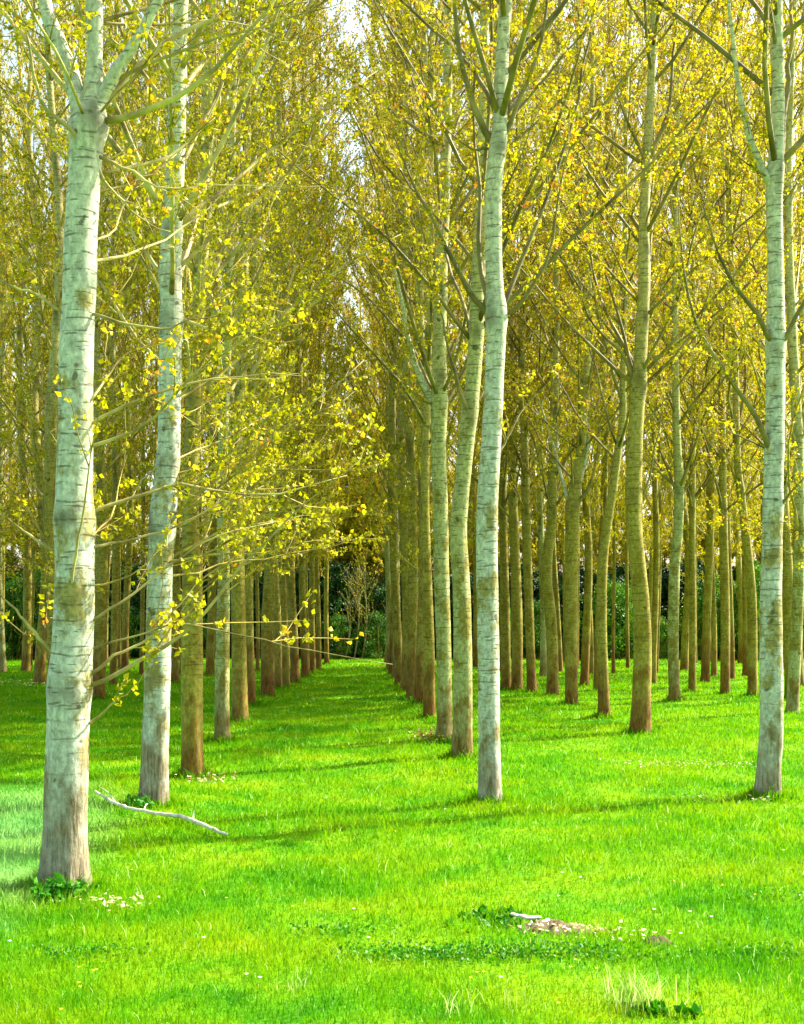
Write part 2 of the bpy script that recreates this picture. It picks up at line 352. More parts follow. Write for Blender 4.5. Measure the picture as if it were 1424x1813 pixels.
def grow_tree(name, loc, spine, rad, r, bark_m, leaf_m, hb, explicit=(), sides=20, leaf=0.058, twig_per_m=5.2, nodes=5, per_node=4, low=0, low_bias=None, separate=True, whorl=1.35, per=4, ang=(30, 50), zlow=2.4, lscale=1.0):
    root = bpy.data.objects.new(name, None); COL.objects.link(root); root.location = loc; root.empty_display_size = 0.3
    P, L, R = random_limbs(spine, rad, hb, r, whorl, per, ang=ang, lscale=lscale)
    if low:
        n = low; zz = r.uniform(zlow, hb, n); i = np.minimum(np.searchsorted(spine[:, 2], zz), len(spine) - 1)
        az = r.uniform(0, 6.28, n) if low_bias is None else low_bias + r.normal(0, 0.8, n)
        an = np.radians(r.uniform(50, 85, n)); D = np.stack([np.cos(az) * np.sin(an), np.sin(az) * np.sin(an), np.cos(an)], -1)
        L2 = r.uniform(0.9, 2.6, n); P2 = paths(spine[i], D, L2, 9, 0.03, r, 0.12); P = np.concatenate([P, P2]); L = np.concatenate([L, L2]); R = np.concatenate([R, 0.006 + 0.004 * L2])
    nodes_z = [float(p[0][0][2]) for p in explicit if p[1] > 0.02] + [float(z) for z in P[::5, 0, 2]][:10]
    ta = Acc(); trunk_geo(ta, spine, rad, sides, r, nodes_z); ta.build("trunk", bark_m, root)
    limbs = []
    for E, r0, r1, lv in explicit:
        E = smooth_line(E, 14); ln = np.linalg.norm(np.diff(E, axis=0), axis=1).sum()
        E[1:] += np.cumsum(r.normal(size=(13, 3)), axis=0) * 0.008 * ln ** 0.5
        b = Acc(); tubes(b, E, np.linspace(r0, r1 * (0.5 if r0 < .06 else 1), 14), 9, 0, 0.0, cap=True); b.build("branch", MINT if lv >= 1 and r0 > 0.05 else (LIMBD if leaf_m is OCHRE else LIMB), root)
        if lv: limbs.append((E, ln * (lv if lv < 1 else 1)))
    taper = np.array([1.15, 1, .9, .8, .7, .58, .46, .34, .2])
    if separate:
        order = np.argsort(-R)[:22]; rest = np.setdiff1d(np.arange(len(P)), order)
        for k in order:
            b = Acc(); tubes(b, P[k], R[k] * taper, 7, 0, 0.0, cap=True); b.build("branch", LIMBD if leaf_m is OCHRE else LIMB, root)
    else: rest = np.arange(len(P))
    c = Acc()
    if len(rest): tubes(c, P[rest], R[rest][:, None] * taper, 5, 0)
    limbs += [(P[k], L[k]) for k in range(len(P))]
    crown_geo(c, limbs, r, leaf, twig_per_m, nodes, per_node)
    c.build("crown", [TWIG, leaf_m], root)
    return root

def make_spine(px, Y, H, r, n=90):
    """px: list of (px, py, width_px) up the stem, measured on the photo for a stem standing Y metres away"""
    pts = np.array([[gx(a, Y), 0.0, gz(b, Y), c / 2 / FPX * Y] for a, b, c in px]); pts[0, 2] = 0
    x0 = pts[0, 0]; pts[:, 0] -= x0
    last = pts[-1].copy()
    if last[2] < H:
        k = np.linspace(0, 1, 5)[1:]
        dx = (pts[-1, 0] - pts[0, 0]) / max(1, last[2]) * 0.5
        ext = np.stack([last[0] + dx * (H - last[2]) * k + r.normal(0, 0.06, 4), np.zeros(4), last[2] + (H - last[2]) * k, last[3] * (1 - 0.93 * k)], -1); pts = np.vstack([pts, ext])
    z = np.concatenate([np.linspace(0, 0.5, 14)[:-1], np.linspace(0.5, pts[-1, 2], n)])
    # smooth by monotone parameter z
    S = smooth_line(pts, 200); order = np.argsort(S[:, 2]); S = S[order]
    x = np.interp(z, S[:, 2], S[:, 0]); rr = np.interp(z, S[:, 2], S[:, 3])
    y = 0.05 * np.sin(z * 0.5 + r.uniform(0, 6)) * np.clip(z / 3, 0, 1)
    return np.stack([x, y, z], -1), np.maximum(rr, 0.012), x0

def E(Y, x0, pts, w0, w1, dy, leafy=1.0):
    """a limb measured on the photo, leaving the stem in depth by dy metres at its end"""
    n = len(pts); k = np.linspace(0, 1, n); Ys = Y + dy * k
    return (np.array([[gx(a, yy) - x0, yy - Y, gz(b, yy)] for (a, b), yy in zip(pts, Ys)]), w0 / 2 / FPX * Y, w1 / 2 / FPX * Y, leafy)

HERO = []
def hero(base, px, label, bm, lm, hb, H=22, limbs=(), **kw):
    r = np.random.default_rng(int(base[0] * 7 + base[1])); Y = gy(base[1]); px = [(base[0], base[1], base[2])] + px
    H = max(12.5, 7.5 + 0.54 * Y); sp, rad, x0 = make_spine(px, Y, H, r)
    ex = [E(Y, x0, *a) for a in limbs]
    o = grow_tree("poplar_tree", (x0, Y, float(ground_h(x0, Y)) - 0.02), sp, rad, r, bm, lm, hb, ex, **kw)
    tag(o, label, "tree", "poplars planted in rows"); HERO.append((x0, Y)); return o

hero((114, 1567, 82), [(118, 1400, 78), (124, 1200, 75), (127, 1154, 74), (131, 1050, 70), (131, 950, 69), (130, 850, 64), (132, 750, 61), (134, 600, 59), (139, 500, 58), (141, 400, 58), (147, 300, 56), (151, 240, 54), (158, 190, 48), (166, 120, 30), (166, 0, 27)],
     "thickest pale poplar nearest the camera at left with scarred bark", MINT, YELG, 7.2, H=19, sides=40, leaf=0.056, separate=True, low=16, low_bias=0.2, zlow=2.0, nodes=5, twig_per_m=2.8,
     limbs=[([(148, 215), (128, 150), (100, 75), (75, 0), (50, -90), (40, -220)], 34, 18, 0.3, 1.0),
            ([(162, 205), (185, 150), (222, 80), (268, 0), (310, -110)], 28, 14, -0.2, 1.0),
            ([(168, 185), (215, 140), (270, 92), (330, 45), (430, 12), (560, -6)], 17, 5, 0.5, 0.8),
            ([(175, 208), (250, 190), (325, 155), (380, 115), (430, 65), (475, 15), (520, -60)], 13, 7, -0.3, 0.9),
            ([(158, 252), (130, 225), (80, 180), (62, 120), (58, 50), (40, -20)], 10, 5, -0.5, 0.8),
            ([(172, 268), (225, 292), (290, 322), (400, 318), (560, 315)], 7, 2.5, 0.2, 0.7),
            ([(170, 285), (210, 340), (255, 385), (300, 400)], 6, 2.5, 0.5, 0.7),
            ([(150, 425), (200, 400), (240, 330), (300, 270)], 6, 2.5, 1.0, 0.7),
            ([(158, 1206), (210, 1182), (262, 1150), (320, 1112), (375, 1055), (430, 985), (500, 920), (560, 865), (640, 800)], 9, 2.5, -0.4, 1.0),
            ([(158, 1272), (182, 1250), (205, 1226), (228, 1212)], 6, 3, -0.2, 0.3),
            ([(160, 1186), (210, 1150), (262, 1118), (310, 1060), (360, 985)], 7, 2.5, 0.3, 0.7),
            ([(160, 1092), (220, 1058), (300, 990), (400, 935), (470, 915)], 6, 2.5, 0.4, 0.7),
            ([(160, 960), (230, 948), (305, 922), (400, 880), (470, 850)], 6, 2.5, 0.6, 0.7),
            ([(150, 1104), (130, 1045), (136, 960), (152, 880), (160, 800), (150, 740)], 7, 3, -0.5, 0.5),
            ([(104, 1158), (66, 1112), (30, 1070), (-10, 1032)], 8, 5, -0.2, 0.5),
            ([(100, 968), (60, 945), (20, 912), (-20, 880)], 6, 3.5, 0.2, 0.8),
            ([(112, 545), (60, 512), (10, 498), (-40, 490)], 6, 3, 0.3, 0.9),
            ([(165, 548), (230, 562), (290, 562), (340, 540), (400, 500)], 6, 2.5, 0.2, 0.8),
            ([(165, 1140), (250, 1108), (340, 1090), (460, 1110), (560, 1130), (690, 1142)], 4, 1.5, -0.3, 0.6),
            ([(162, 700), (200, 640), (250, 600), (330, 580)], 5, 2, 0.6, 0.9)])
hero((272, 1427, 50), [(279, 1200, 47), (281, 1100, 46), (284, 1000, 46), (291, 900, 44), (300, 800, 40), (302, 700, 40), (303, 600, 38), (305, 540, 36), (302, 485, 36), (306, 400, 35), (309, 330, 34), (313, 240, 32), (316, 100, 28), (320, 0, 25)],
     "pale mint poplar second from the camera in the left row, behind the thin fallen branch", MINT, YELG, 5.6, H=21, sides=32, low=18, low_bias=0.1, leaf=0.055,
     limbs=[([(308, 484), (345, 450), (400, 405), (470, 350), (540, 290)], 9, 3, 0.5), ([(300, 500), (255, 450), (215, 380), (190, 290)], 9, 3, 0.3), ([(300, 800), (250, 850), (215, 900)], 5, 3, -0.5, 0.6),
            ([(312, 560), (350, 570), (420, 590), (520, 560), (600, 510)], 7, 3, -0.4, 0.9), ([(300, 900), (340, 870), (420, 820), (520, 740), (640, 640)], 7, 3, 0.2, 0.9)])
hero((342, 1372, 38), [(340, 1250, 38), (340, 1150, 38), (341, 1050, 34), (338, 950, 31), (337, 850, 29), (341, 750, 27), (343, 650, 26), (350, 550, 25), (357, 450, 24), (363, 350, 23), (368, 250, 22), (374, 0, 18)],
     "brown stained poplar third in the left row with dead leaves around its foot", OLIVE, YELG, 5.2, sides=28, low=14, low_bias=0.1)
hero((394, 1312, 27), [(394, 1200, 26), (395, 1100, 24), (397, 1000, 20), (395, 900, 18), (396, 750, 17), (402, 600, 16), (410, 300, 14), (415, 0, 11)],
     "slim grey green poplar fourth from the camera in the left row", MID, YELG, 5.0, sides=24, low=9, low_bias=0.1)
hero((426, 1279, 29), [(424, 1200, 28), (423, 1100, 26), (421, 1000, 25), (418, 900, 23), (419, 800, 21), (426, 700, 19), (432, 500, 17), (438, 200, 13)],
     "stout brown poplar with bright right edge fifth in the left row", OLIVE, YELG, 5.2, sides=24, low=8, low_bias=0.1)
hero((474, 1233, 23), [(473, 1150, 22), (474, 1080, 21), (479, 1000, 21), (481, 900, 21), (484, 800, 18), (488, 600, 15), (495, 300, 11)],
     "dark olive poplar sixth in the left row, just before the row closes up", OLIVE, YELG, 5.2, sides=20, low=6)
hero((868, 1422, 42), [(867, 1300, 39), (865, 1154, 38), (863, 1050, 38), (862, 950, 37), (865, 850, 36), (871, 754, 34), (875, 653, 33), (878, 570, 33), (874, 480, 30), (873, 355, 31), (877, 290, 30), (884, 230, 26), (887, 150, 25), (891, 60, 23), (896, 0, 22)],
     "pale poplar at the front end of the right row, ringed bark", MINT, OCHRE, 7.9, sides=32, H=21,
     limbs=[([(872, 560), (835, 515), (800, 455), (765, 385), (735, 325), (700, 240)], 12, 4, -0.4), ([(882, 562), (915, 535), (950, 480), (975, 420), (988, 350), (1005, 270)], 9, 3, -0.3),
            ([(884, 548), (910, 480), (955, 385), (1005, 240), (1045, 90), (1070, -30)], 10, 5, 0.5), ([(868, 540), (850, 470), (848, 350), (838, 200), (840, 60)], 11, 5, 0.5),
            ([(878, 258), (850, 200), (822, 110), (803, 0), (795, -80)], 14, 8, -0.3), ([(886, 248), (915, 190), (945, 110), (962, 30), (966, -60)], 10, 6, -0.2),
            ([(872, 258), (840, 257), (800, 230), (755, 185)], 5, 2.5, -0.2), ([(882, 245), (930, 170), (1000, 80), (1060, 0)], 7, 4, 0.4), ([(886, 800), (905, 760), (930, 720), (960, 690)], 5, 2, 0.3)])
hero((818, 1347, 36), [(820, 1200, 34), (819, 1100, 33), (817, 1040, 32), (812, 950, 31), (815, 900, 29), (822, 830, 28), (830, 754, 28), (838, 680, 26), (843, 600, 26), (846, 500, 24), (852, 400, 22), (856, 200, 18), (858, 0, 14)],
     "curving pale green poplar second in the right row, bowed to the left at mid height", MID, OCHRE, 6.2, sides=28, 
     limbs=[([(832, 738), (812, 680), (790, 615), (775, 540)], 9, 4, -0.3), ([(838, 725), (855, 690), (868, 650)], 6, 3, 0.3)])
hero((787, 1312, 28), [(787, 1200, 27), (785, 1100, 27), (782, 1000, 27), (780, 900, 26), (777, 800, 26), (778, 723, 27), (778, 600, 24), (782, 450, 22), (788, 300, 19), (795, 0, 14)],
     "straight olive poplar third in the right row, beside a low heap of dead leaves", MID, OCHRE, 5.9, sides=24,
     limbs=[([(776, 718), (748, 665), (728, 610), (716, 550), (700, 470)], 13, 5, -0.3), ([(784, 715), (808, 680), (830, 640), (850, 580)], 8, 3, 0.3), ([(776, 715), (740, 700), (700, 650)], 5, 2.5, -0.5), ([(774, 720), (752, 690), (735, 640), (728, 560)], 8, 4, 0.5)])
hero((760, 1276, 21), [(760, 1150, 20), (757, 1050, 18), (754, 950, 16), (753, 850, 15), (757, 700, 13), (762, 400, 11), (765, 100, 8)],
     "thin dark poplar fourth in the right row with red brown foot", OLIVE, OCHRE, 5.4, sides=20)
hero((1358, 1412, 42), [(1362, 1340, 41), (1366, 1280, 40), (1366, 1154, 40), (1366, 1050, 38), (1369, 950, 36), (1373, 800, 34), (1375, 754, 33), (1376, 600, 33), (1375, 480, 28), (1373, 400, 27), (1372, 340, 27), (1376, 250, 24), (1377, 150, 22), (1373, 0, 20)],
     "pale poplar near the right edge of the view with horizontal scars", MINT, OCHRE, 7.6, sides=32,
     limbs=[([(1364, 795), (1335, 730), (1300, 672), (1255, 605), (1222, 530), (1204, 440), (1198, 360)], 11, 5, -0.4), ([(1368, 604), (1330, 550), (1285, 485), (1258, 420), (1240, 360)], 10, 4, -0.3),
            ([(1384, 604), (1420, 548), (1460, 480), (1500, 400)], 10, 4, -0.2), ([(1368, 330), (1342, 265), (1318, 180), (1305, 60), (1292, -60)], 15, 9, -0.2), ([(1380, 310), (1396, 210), (1404, 110), (1400, -30)], 14, 9, 0.3),
            ([(1364, 312), (1325, 285), (1285, 255)], 5, 2.5, -0.3), ([(1382, 895), (1400, 865), (1430, 828)], 6, 3, -0.3), ([(1364, 796), (1320, 775), (1270, 752)], 4, 2, 0.3)])
hero((1134, 1300, 36), [(1136, 1230, 33), (1138, 1154, 32), (1137, 1100, 31), (1134, 1050, 30), (1129, 1000, 29), (1124, 950, 28), (1121, 900, 28), (1123, 800, 27), (1126, 740, 26), (1131, 680, 24), (1135, 600, 22), (1140, 500, 20), (1141, 400, 18), (1146, 280, 17), (1154, 150, 15), (1159, 0, 13)],
     "olive poplar with a gentle S bend standing alone right of the middle", OLIVE, OCHRE, 6.4, sides=28,
     limbs=[([(1128, 692), (1108, 635), (1072, 590), (1040, 548), (1025, 490)], 8, 3, -0.4), ([(1136, 684), (1170, 655), (1205, 615), (1240, 550), (1258, 480)], 8, 3, -0.2), ([(1128, 680), (1100, 575), (1070, 490), (1048, 410)], 7, 3, 0.4),
            ([(1136, 880), (1150, 840), (1165, 760), (1176, 700)], 5, 2.5, -0.3), ([(1142, 282), (1120, 230), (1100, 170), (1080, 60)], 7, 4, -0.3), ([(1150, 275), (1185, 210), (1240, 140), (1290, 100)], 8, 4, -0.3), ([(1150, 280), (1180, 200), (1192, 80), (1198, -20)], 8, 5, 0.3)])
hero((1070, 1270, 21), [(1068, 1200, 19), (1066, 1100, 18), (1067, 1000, 18), (1072, 950, 17), (1079, 900, 16), (1087, 850, 15), (1093, 800, 14), (1101, 749, 13), (1103, 653, 11), (1108, 400, 9)],
     "slim poplar leaning right as it rises, left of the S bent one", OLIVE, OCHRE, 5.6, sides=20)
hero((1012, 1248, 23), [(1012, 1100, 23), (1013, 1000, 23), (1015, 900, 24), (1021, 850, 18), (1028, 800, 15), (1033, 754, 14), (1040, 627, 12), (1045, 300, 9)],
     "poplar with a knobbly whorl of limbs at its neck, between two slimmer stems", OLIVE, OCHRE, 5.2, sides=20,
     limbs=[([(1012, 900), (1000, 850), (985, 800), (965, 740), (945, 690)], 8, 4, 0.4), ([(1018, 895), (1045, 850), (1058, 800), (1062, 740)], 7, 4, -0.3), ([(1018, 890), (1040, 780), (1030, 690), (1005, 640)], 8, 4, 0.2)])
hero((979, 1233, 21), [(978, 1154, 20), (974, 1080, 19), (968, 1030, 19), (969, 980, 19), (975, 940, 18), (977, 900, 18), (980, 800, 16), (985, 600, 12)],
     "brown poplar with a kink at chest height in the second right row", OLIVE, OCHRE, 5.0, sides=18)
hero((942, 1227, 17), [(938, 1100, 16), (934, 1000, 16), (931, 900, 15), (929, 800, 13), (925, 600, 11)], "narrow poplar leaning slightly left with a bright sunlit right rim", OLIVE, OCHRE, 5.0, sides=18)
hero((915, 1223, 20), [(916, 1100, 19), (912, 980, 17), (908, 850, 15), (904, 600, 12)], "brown poplar right of a close pair, third stem right of the pale front poplar", OLIVE, OCHRE, 5.0, sides=18)
hero((896, 1221, 18), [(895, 1100, 17), (892, 980, 15), (890, 850, 14), (888, 600, 12)], "brown poplar half hidden just right of the pale front poplar", OLIVE, OCHRE, 5.0, sides=18)
hero((1195, 1242, 20), [(1192, 1154, 19), (1193, 1050, 19), (1194, 1000, 18), (1199, 950, 17), (1202, 880, 16), (1199, 800, 15), (1197, 700, 13), (1196, 400, 10)],
     "grey green poplar in front of the darkest gap in the wood", MID, OCHRE, 5.2, sides=18, limbs=[([(1204, 880), (1220, 850), (1235, 800), (1240, 760)], 6, 3, 0), ([(1200, 878), (1185, 840), (1165, 790), (1150, 740)], 6, 3, 0)])
hero((1284, 1232, 17), [(1284, 1100, 16), (1282, 950, 15), (1280, 800, 13), (1278, 500, 10)], "straight slim poplar with a pale twin stem close behind it", OLIVE, OCHRE, 5.0, sides=18)
hero((1333, 1238, 17), [(1332, 1154, 17), (1331, 1050, 16), (1322, 950, 15), (1313, 875, 14), (1306, 800, 13), (1300, 600, 11)], "bowed poplar leaning left as it rises, left of the pale right hand poplar", OLIVE, OCHRE, 5.0, sides=18)
hero((1402, 1243, 22), [(1399, 1154, 21), (1396, 1050, 19), (1392, 950, 17), (1388, 850, 15), (1385, 600, 12)], "brown footed poplar just right of the pale right hand poplar", OLIVE, OCHRE, 5.2, sides=18)
hero((1226, 1226, 13), [(1226, 1100, 12), (1225, 950, 12), (1227, 800, 11), (1230, 600, 9)], "very thin poplar between the grey green poplar and the dark wood", OLIVE, OCHRE, 5.0, sides=16)

# ---- the rest of the plantation: nine grown trees, then copies of them and of their parts
VAR = []
def variant(seed, lm, bm, hb, low):
    r = np.random.default_rng(seed); H = r.uniform(20, 24)
    z = np.concatenate([np.linspace(0, 0.5, 8)[:-1], np.linspace(0.5, H, 46)])
    a, b, c, d = r.uniform(0.05, 0.16), r.uniform(0.5, 0.9), r.uniform(0, 6.28), r.uniform(0, 6.28)
    x = a * (np.sin(z * b + c) - math.sin(c)) + r.normal(0, 0.012) * z; y = a * (np.sin(z * b * 0.8 + d) - math.sin(d)); rad = 0.14 * (1 - z / H) ** 0.75 + 0.012
    o = grow_tree("poplar_tree", (0, 0, 0), np.stack([x, y, z], -1), rad, r, bm, lm, hb, sides=12, separate=False, leaf=0.068, twig_per_m=4.5, nodes=6, per_node=4, low=low, zlow=2.6)
    VAR.append(o)
for k in range(9): variant(100 + k, YELG if k % 3 == 0 else OCHRE, MID if k == 4 else OLIVE, [4.0, 4.6, 4.3, 5.0, 3.9, 4.4, 4.8, 4.2, 4.5][k], 4 if k % 2 else 8)
used = set()
rv = random.Random(5)
def place(x, y, dia, label, group):
    k = rv.randrange(len(VAR)); s = VAR[k]
    if k in used:
        o = s.copy(); COL.objects.link(o)
        for ch in list(s.children):
            c = ch.copy(); COL.objects.link(c); c.parent = o
    else: o = s; used.add(k)
    hs = rv.uniform(1.2, 1.5) if group == 'trees beyond the plantation' else min(1.3, (6.5 + 0.52 * y) / 22) * rv.uniform(0.95, 1.08)
    o.location = (x, y, float(ground_h(x, y)) - 0.02); sc = dia / 0.28
    o.scale = (sc, sc, hs)
    o.rotation_euler = (rv.gauss(0, 0.008), rv.gauss(0.008, 0.010), rv.uniform(0, 6.28))
    tag(o, label, "tree", group); return o
placed = list(HERO)
LG, CG, RG, BG = ("brown stem of a far poplar in the crowded rows left of the grassy alley", "stem in the left row where it closes up toward the end of the alley", "olive stem of a far poplar in the rows right of the alley", "yellow leaved tree standing beyond the dark undergrowth that ends the plantation")
RC = "brown stem in the right row where it closes up toward the end of the alley"
MEAS = [(5, 1193, 13, LG), (46, 1189, 15, LG), (71, 1211, 19, LG), (91, 1178, 10, LG), (174, 1238, 21, LG), (222, 1190, 12, LG), (309, 1213, 15, LG), (372, 1200, 14, LG), (445, 1251, 12, LG),
        (492, 1221, 13, CG), (507, 1217, 13, CG), (523, 1209, 15, CG), (541, 1199, 12, CG), (554, 1192, 10, CG), (564, 1187, 9, CG), (579, 1176, 8, CG),
        (742, 1248, 19, RC), (729, 1238, 18, RC), (718, 1226, 16, RC), (708, 1217, 15, RC), (700, 1207, 12, RC), (694, 1197, 11, RC), (689, 1188, 10, RC), (685, 1178, 9, RC),
        (1035, 1218, 14, RG), (1047, 1195, 10, RG), (1058, 1222, 10, RG), (1156, 1211, 8, RG), (1249, 1207, 14, RG), (1264, 1197, 9, RG), (1296, 1203, 10, RG), (1417, 1215, 13, RG), (962, 1200, 11, RG), (992, 1190, 9, RG), (1320, 1198, 9, RG), (1352, 1205, 11, RG), (278, 1196, 12, LG), (140, 1199, 12, LG), (200, 1215, 12, LG)]
GRP = {LG: "far poplars left of the alley", CG: "poplars at the far end of the left row", RG: "far poplars right of the alley", RC: "poplars at the far end of the right row", BG: "trees beyond the plantation"}
for px, py, wd, lb in MEAS:
    Y = gy(py); X = gx(px, Y); place(X, Y, min(0.34, max(0.2, wd / FPX * Y)), lb, GRP[lb]); placed.append((X, Y))
# rows that go on behind the measured stems
for rx in (-6.6, -10.6, -14.6, -18.6, 5.4, 9.5, 13.5, 17.6, 21.6, 25.6):
    y = 24.0 if abs(rx) > 6 else 34.0
    while y < 60:
        X = rx + rv.gauss(0, 0.18); Y = y + rv.gauss(0, 0.3); y += 3.7
        px = HX + X / Y * FPX
        if px < -70 or px > 1500 or (px < 60 and Y < 30): continue
        if any((X - a) ** 2 + (Y - b) ** 2 < 3.4 ** 2 for a, b in placed): continue
        if 1076 < px < 1112 or 1160 < px < 1185: continue
        lb = LG if X < 0 else RG; place(X, Y, rv.uniform(0.22, 0.3), lb, GRP[lb]); placed.append((X, Y))
for px in list(range(4, 560, 27)) + list(range(880, 1424, 29)):
    Y = rv.uniform(44, 59); X = gx(px + rv.uniform(-9, 9), Y)
    if any((X - a) ** 2 + (Y - b) ** 2 < 0.8 for a, b in placed): continue
    place(X, Y, rv.uniform(.12, .17), "thin young poplar stem among the thicker far trunks", "thin young poplars among the far rows"); placed.append((X, Y))
# trees beyond the undergrowth
yy = 72.0
while yy < 104:
    xx = -0.31 * yy - 2
    while xx < 0.39 * yy:
        place(xx + rv.gauss(0, 0.7), yy + rv.gauss(0, 1.0), rv.uniform(0.24, 0.36), BG, GRP[BG]); xx += 3.9 + (yy - 72) * 0.03
    yy += 6.5

r = np.random.default_rng(77); a = Acc()
for (x0, y0) in HERO + placed[len(HERO):len(HERO) + 25]:
    m = int(900 * (12 / max(8, y0)) ** 1.2); th = r.uniform(0, 6.28, m); q = 0.15 + np.abs(r.normal(0, .16, m)); X = x0 + np.cos(th) * q; Y = y0 + np.sin(th) * q
    blades(a, X, Y, (.05 + .11 * np.exp(-(q - .15) / .12)) * r.lognormal(0, .3, m), .006 * (max(7, y0) / 7) ** .8 * r.uniform(.7, 1.4, m), r, np.clip(r.normal(.4, .25, m), 0, .96))
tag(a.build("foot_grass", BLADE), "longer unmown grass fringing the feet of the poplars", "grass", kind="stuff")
print("TREES", len([o for o in scene.objects if o.get("category") == "tree"]))
# ------------------------------------------------------------------ undergrowth at the end of the alley
def shrub_geo(seed, H, W, leaf, lm, nst=16, nl=9000):
    r = np.random.default_rng(seed); root = bpy.data.objects.new("shrub", None); COL.objects.link(root)
    az = r.uniform(0, 6.28, nst); an = np.radians(r.uniform(5, 38, nst)); D = np.stack([np.cos(az) * np.sin(an), np.sin(az) * np.sin(an), np.cos(an)], -1)
    L = H * r.uniform(0.6, 1.0, nst); P = paths(r.normal(size=(nst, 3)) * [0.3 * W / 3, 0.3, 0], D, L, 9, 0.05, r, 0.12)
    a = Acc(); tubes(a, P, np.linspace(0.05, 0.01, 9)[None] * np.ones((nst, 1)), 6); a.build("stems", TWIG, root)
    c = Acc(); nc = 130; cen = np.stack([r.normal(0, W * 0.27, nc), r.normal(0, W * 0.22, nc), H * (r.uniform(0.03, 1, nc) ** 0.85)], -1)
    taper = np.sqrt(np.clip(1.08 - (cen[:, 2] / H) ** 2, 0.05, 1)); cen[:, :2] *= taper[:, None] * 1.15
    rad = r.uniform(0.25, 0.6, nc); m = nl // nc; q = norm(r.normal(size=(nc, m, 3))) * (r.random((nc, m, 1)) ** 0.4) * rad[:, None, None]
    C = (cen[:, None] + q * [1, 1, 0.75]).reshape(-1, 3); C[:, 2] = np.abs(C[:, 2])
    t = np.clip(np.repeat(r.normal(0.45, 0.2, nc), m) + r.normal(0, 0.12, nc * m), 0, 1)
    leaves(c, C, leaf, r, 0, t, aspect=0.7); c.build("foliage", lm, root); return root
DK = [shrub_geo(40 + k, 5.5, 4.6, 0.17, DARKG) for k in range(3)]
SG = [shrub_geo(50 + k, 3.6, 3.2, 0.13, SHRUBG, nl=6500) for k in range(3)]
usedS = set()
def place_shrub(lst, x, y, sc, label, cat, grp):
    s = rv.choice(lst)
    if s.name in usedS:
        o = s.copy(); COL.objects.link(o)
        for ch in list(s.children): c = ch.copy(); COL.objects.link(c); c.parent = o
    else: o = s; usedS.add(s.name)
    o.location = (x, y, -0.05); o.scale = sc; o.rotation_euler = (0, 0, rv.uniform(0, 6.28)); tag(o, label, cat, grp)
x = -24.0
while x < 31:
    place_shrub(DK, x, 65.5 + rv.gauss(0, 0.5), (1, 1, rv.uniform(0.62, 0.9)), "dark evergreen bush in the wall of undergrowth closing the plantation", "bush", "dark evergreen bushes"); x += 2.3
YT = [shrub_geo(60 + k, 10.5, 6.0, 0.17, YELG, nst=26, nl=20000) for k in range(3)]
x = -25.0
while x < 33:
    place_shrub(YT, x, 72.5 + rv.gauss(0, 0.8), (1, 1, rv.uniform(0.8, 1.2)), "tall yellow leaved thicket behind the dark bushes closing the plantation", "bush", "tall yellow leaved thickets"); x += 2.9
for x, y in ((-1.6, 75), (0.3, 74.5), (2.0, 76), (-0.6, 78), (1.2, 79)):
    place_shrub(YT, x, y, (1, 1, 1.35), "tall yellow leaved thicket behind the dark bushes closing the plantation", "bush", "tall yellow leaved thickets")
x = -25.0
while x < 31:
    place_shrub(DK, x, 68.5 + rv.gauss(0, 0.4), (1.1, 1.1, rv.uniform(0.75, 1.0)), "dark evergreen bush in the wall of undergrowth closing the plantation", "bush", "dark evergreen bushes"); x += 3.1
for px, sc in ((20, .9), (75, 1.0), (150, .7), (215, .6), (330, .7), (600, .55), (668, .6), (1082, 1.1), (1100, 0.9), (1160, .5), (1240, .8), (1275, .9), (1335, 1.0), (1390, 1.1), (950, .7), (890, .8)):
    place_shrub(SG, gx(px, 62.6), 62.6 + rv.gauss(0, 0.3), (sc, sc, sc * rv.uniform(0.9, 1.3)), "mid green leafy bush in front of the dark undergrowth", "bush", "mid green bushes at the wood edge")
# pale saplings in the dark gap of the alley
for px, h in ((627, 4.6), (641, 5.4), (612, 3.8)):
    r = np.random.default_rng(px); Y = 61.6; root = bpy.data.objects.new("sapling", None); COL.objects.link(root); root.location = (gx(px, Y), Y, 0)
    z = np.linspace(0, h, 12); sp = np.stack([0.12 * np.sin(z) + 0.06 * z, 0 * z, z], -1); a = Acc(); tubes(a, sp, np.linspace(0.05, 0.012, 12), 7); a.build("trunk", MID, root)
    P, L, R = random_limbs(sp, np.full(12, 0.03), 1.4, r, 0.7, 3, 0.35); c = Acc(); tubes(c, P, R[:, None] * np.linspace(1, .3, 9), 4)
    crown_geo(c, [(P[k], L[k]) for k in range(len(P))], r, 0.07, 3, 2, 1); c.build("crown", [TWIG, YELG], root)
    tag(root, {627: "thin pale sapling in the middle of the dark gap ending the alley", 641: "taller pale sapling leaning right in the dark gap ending the alley", 612: "shortest pale sapling at the left of the dark gap ending the alley"}[px], "sapling")

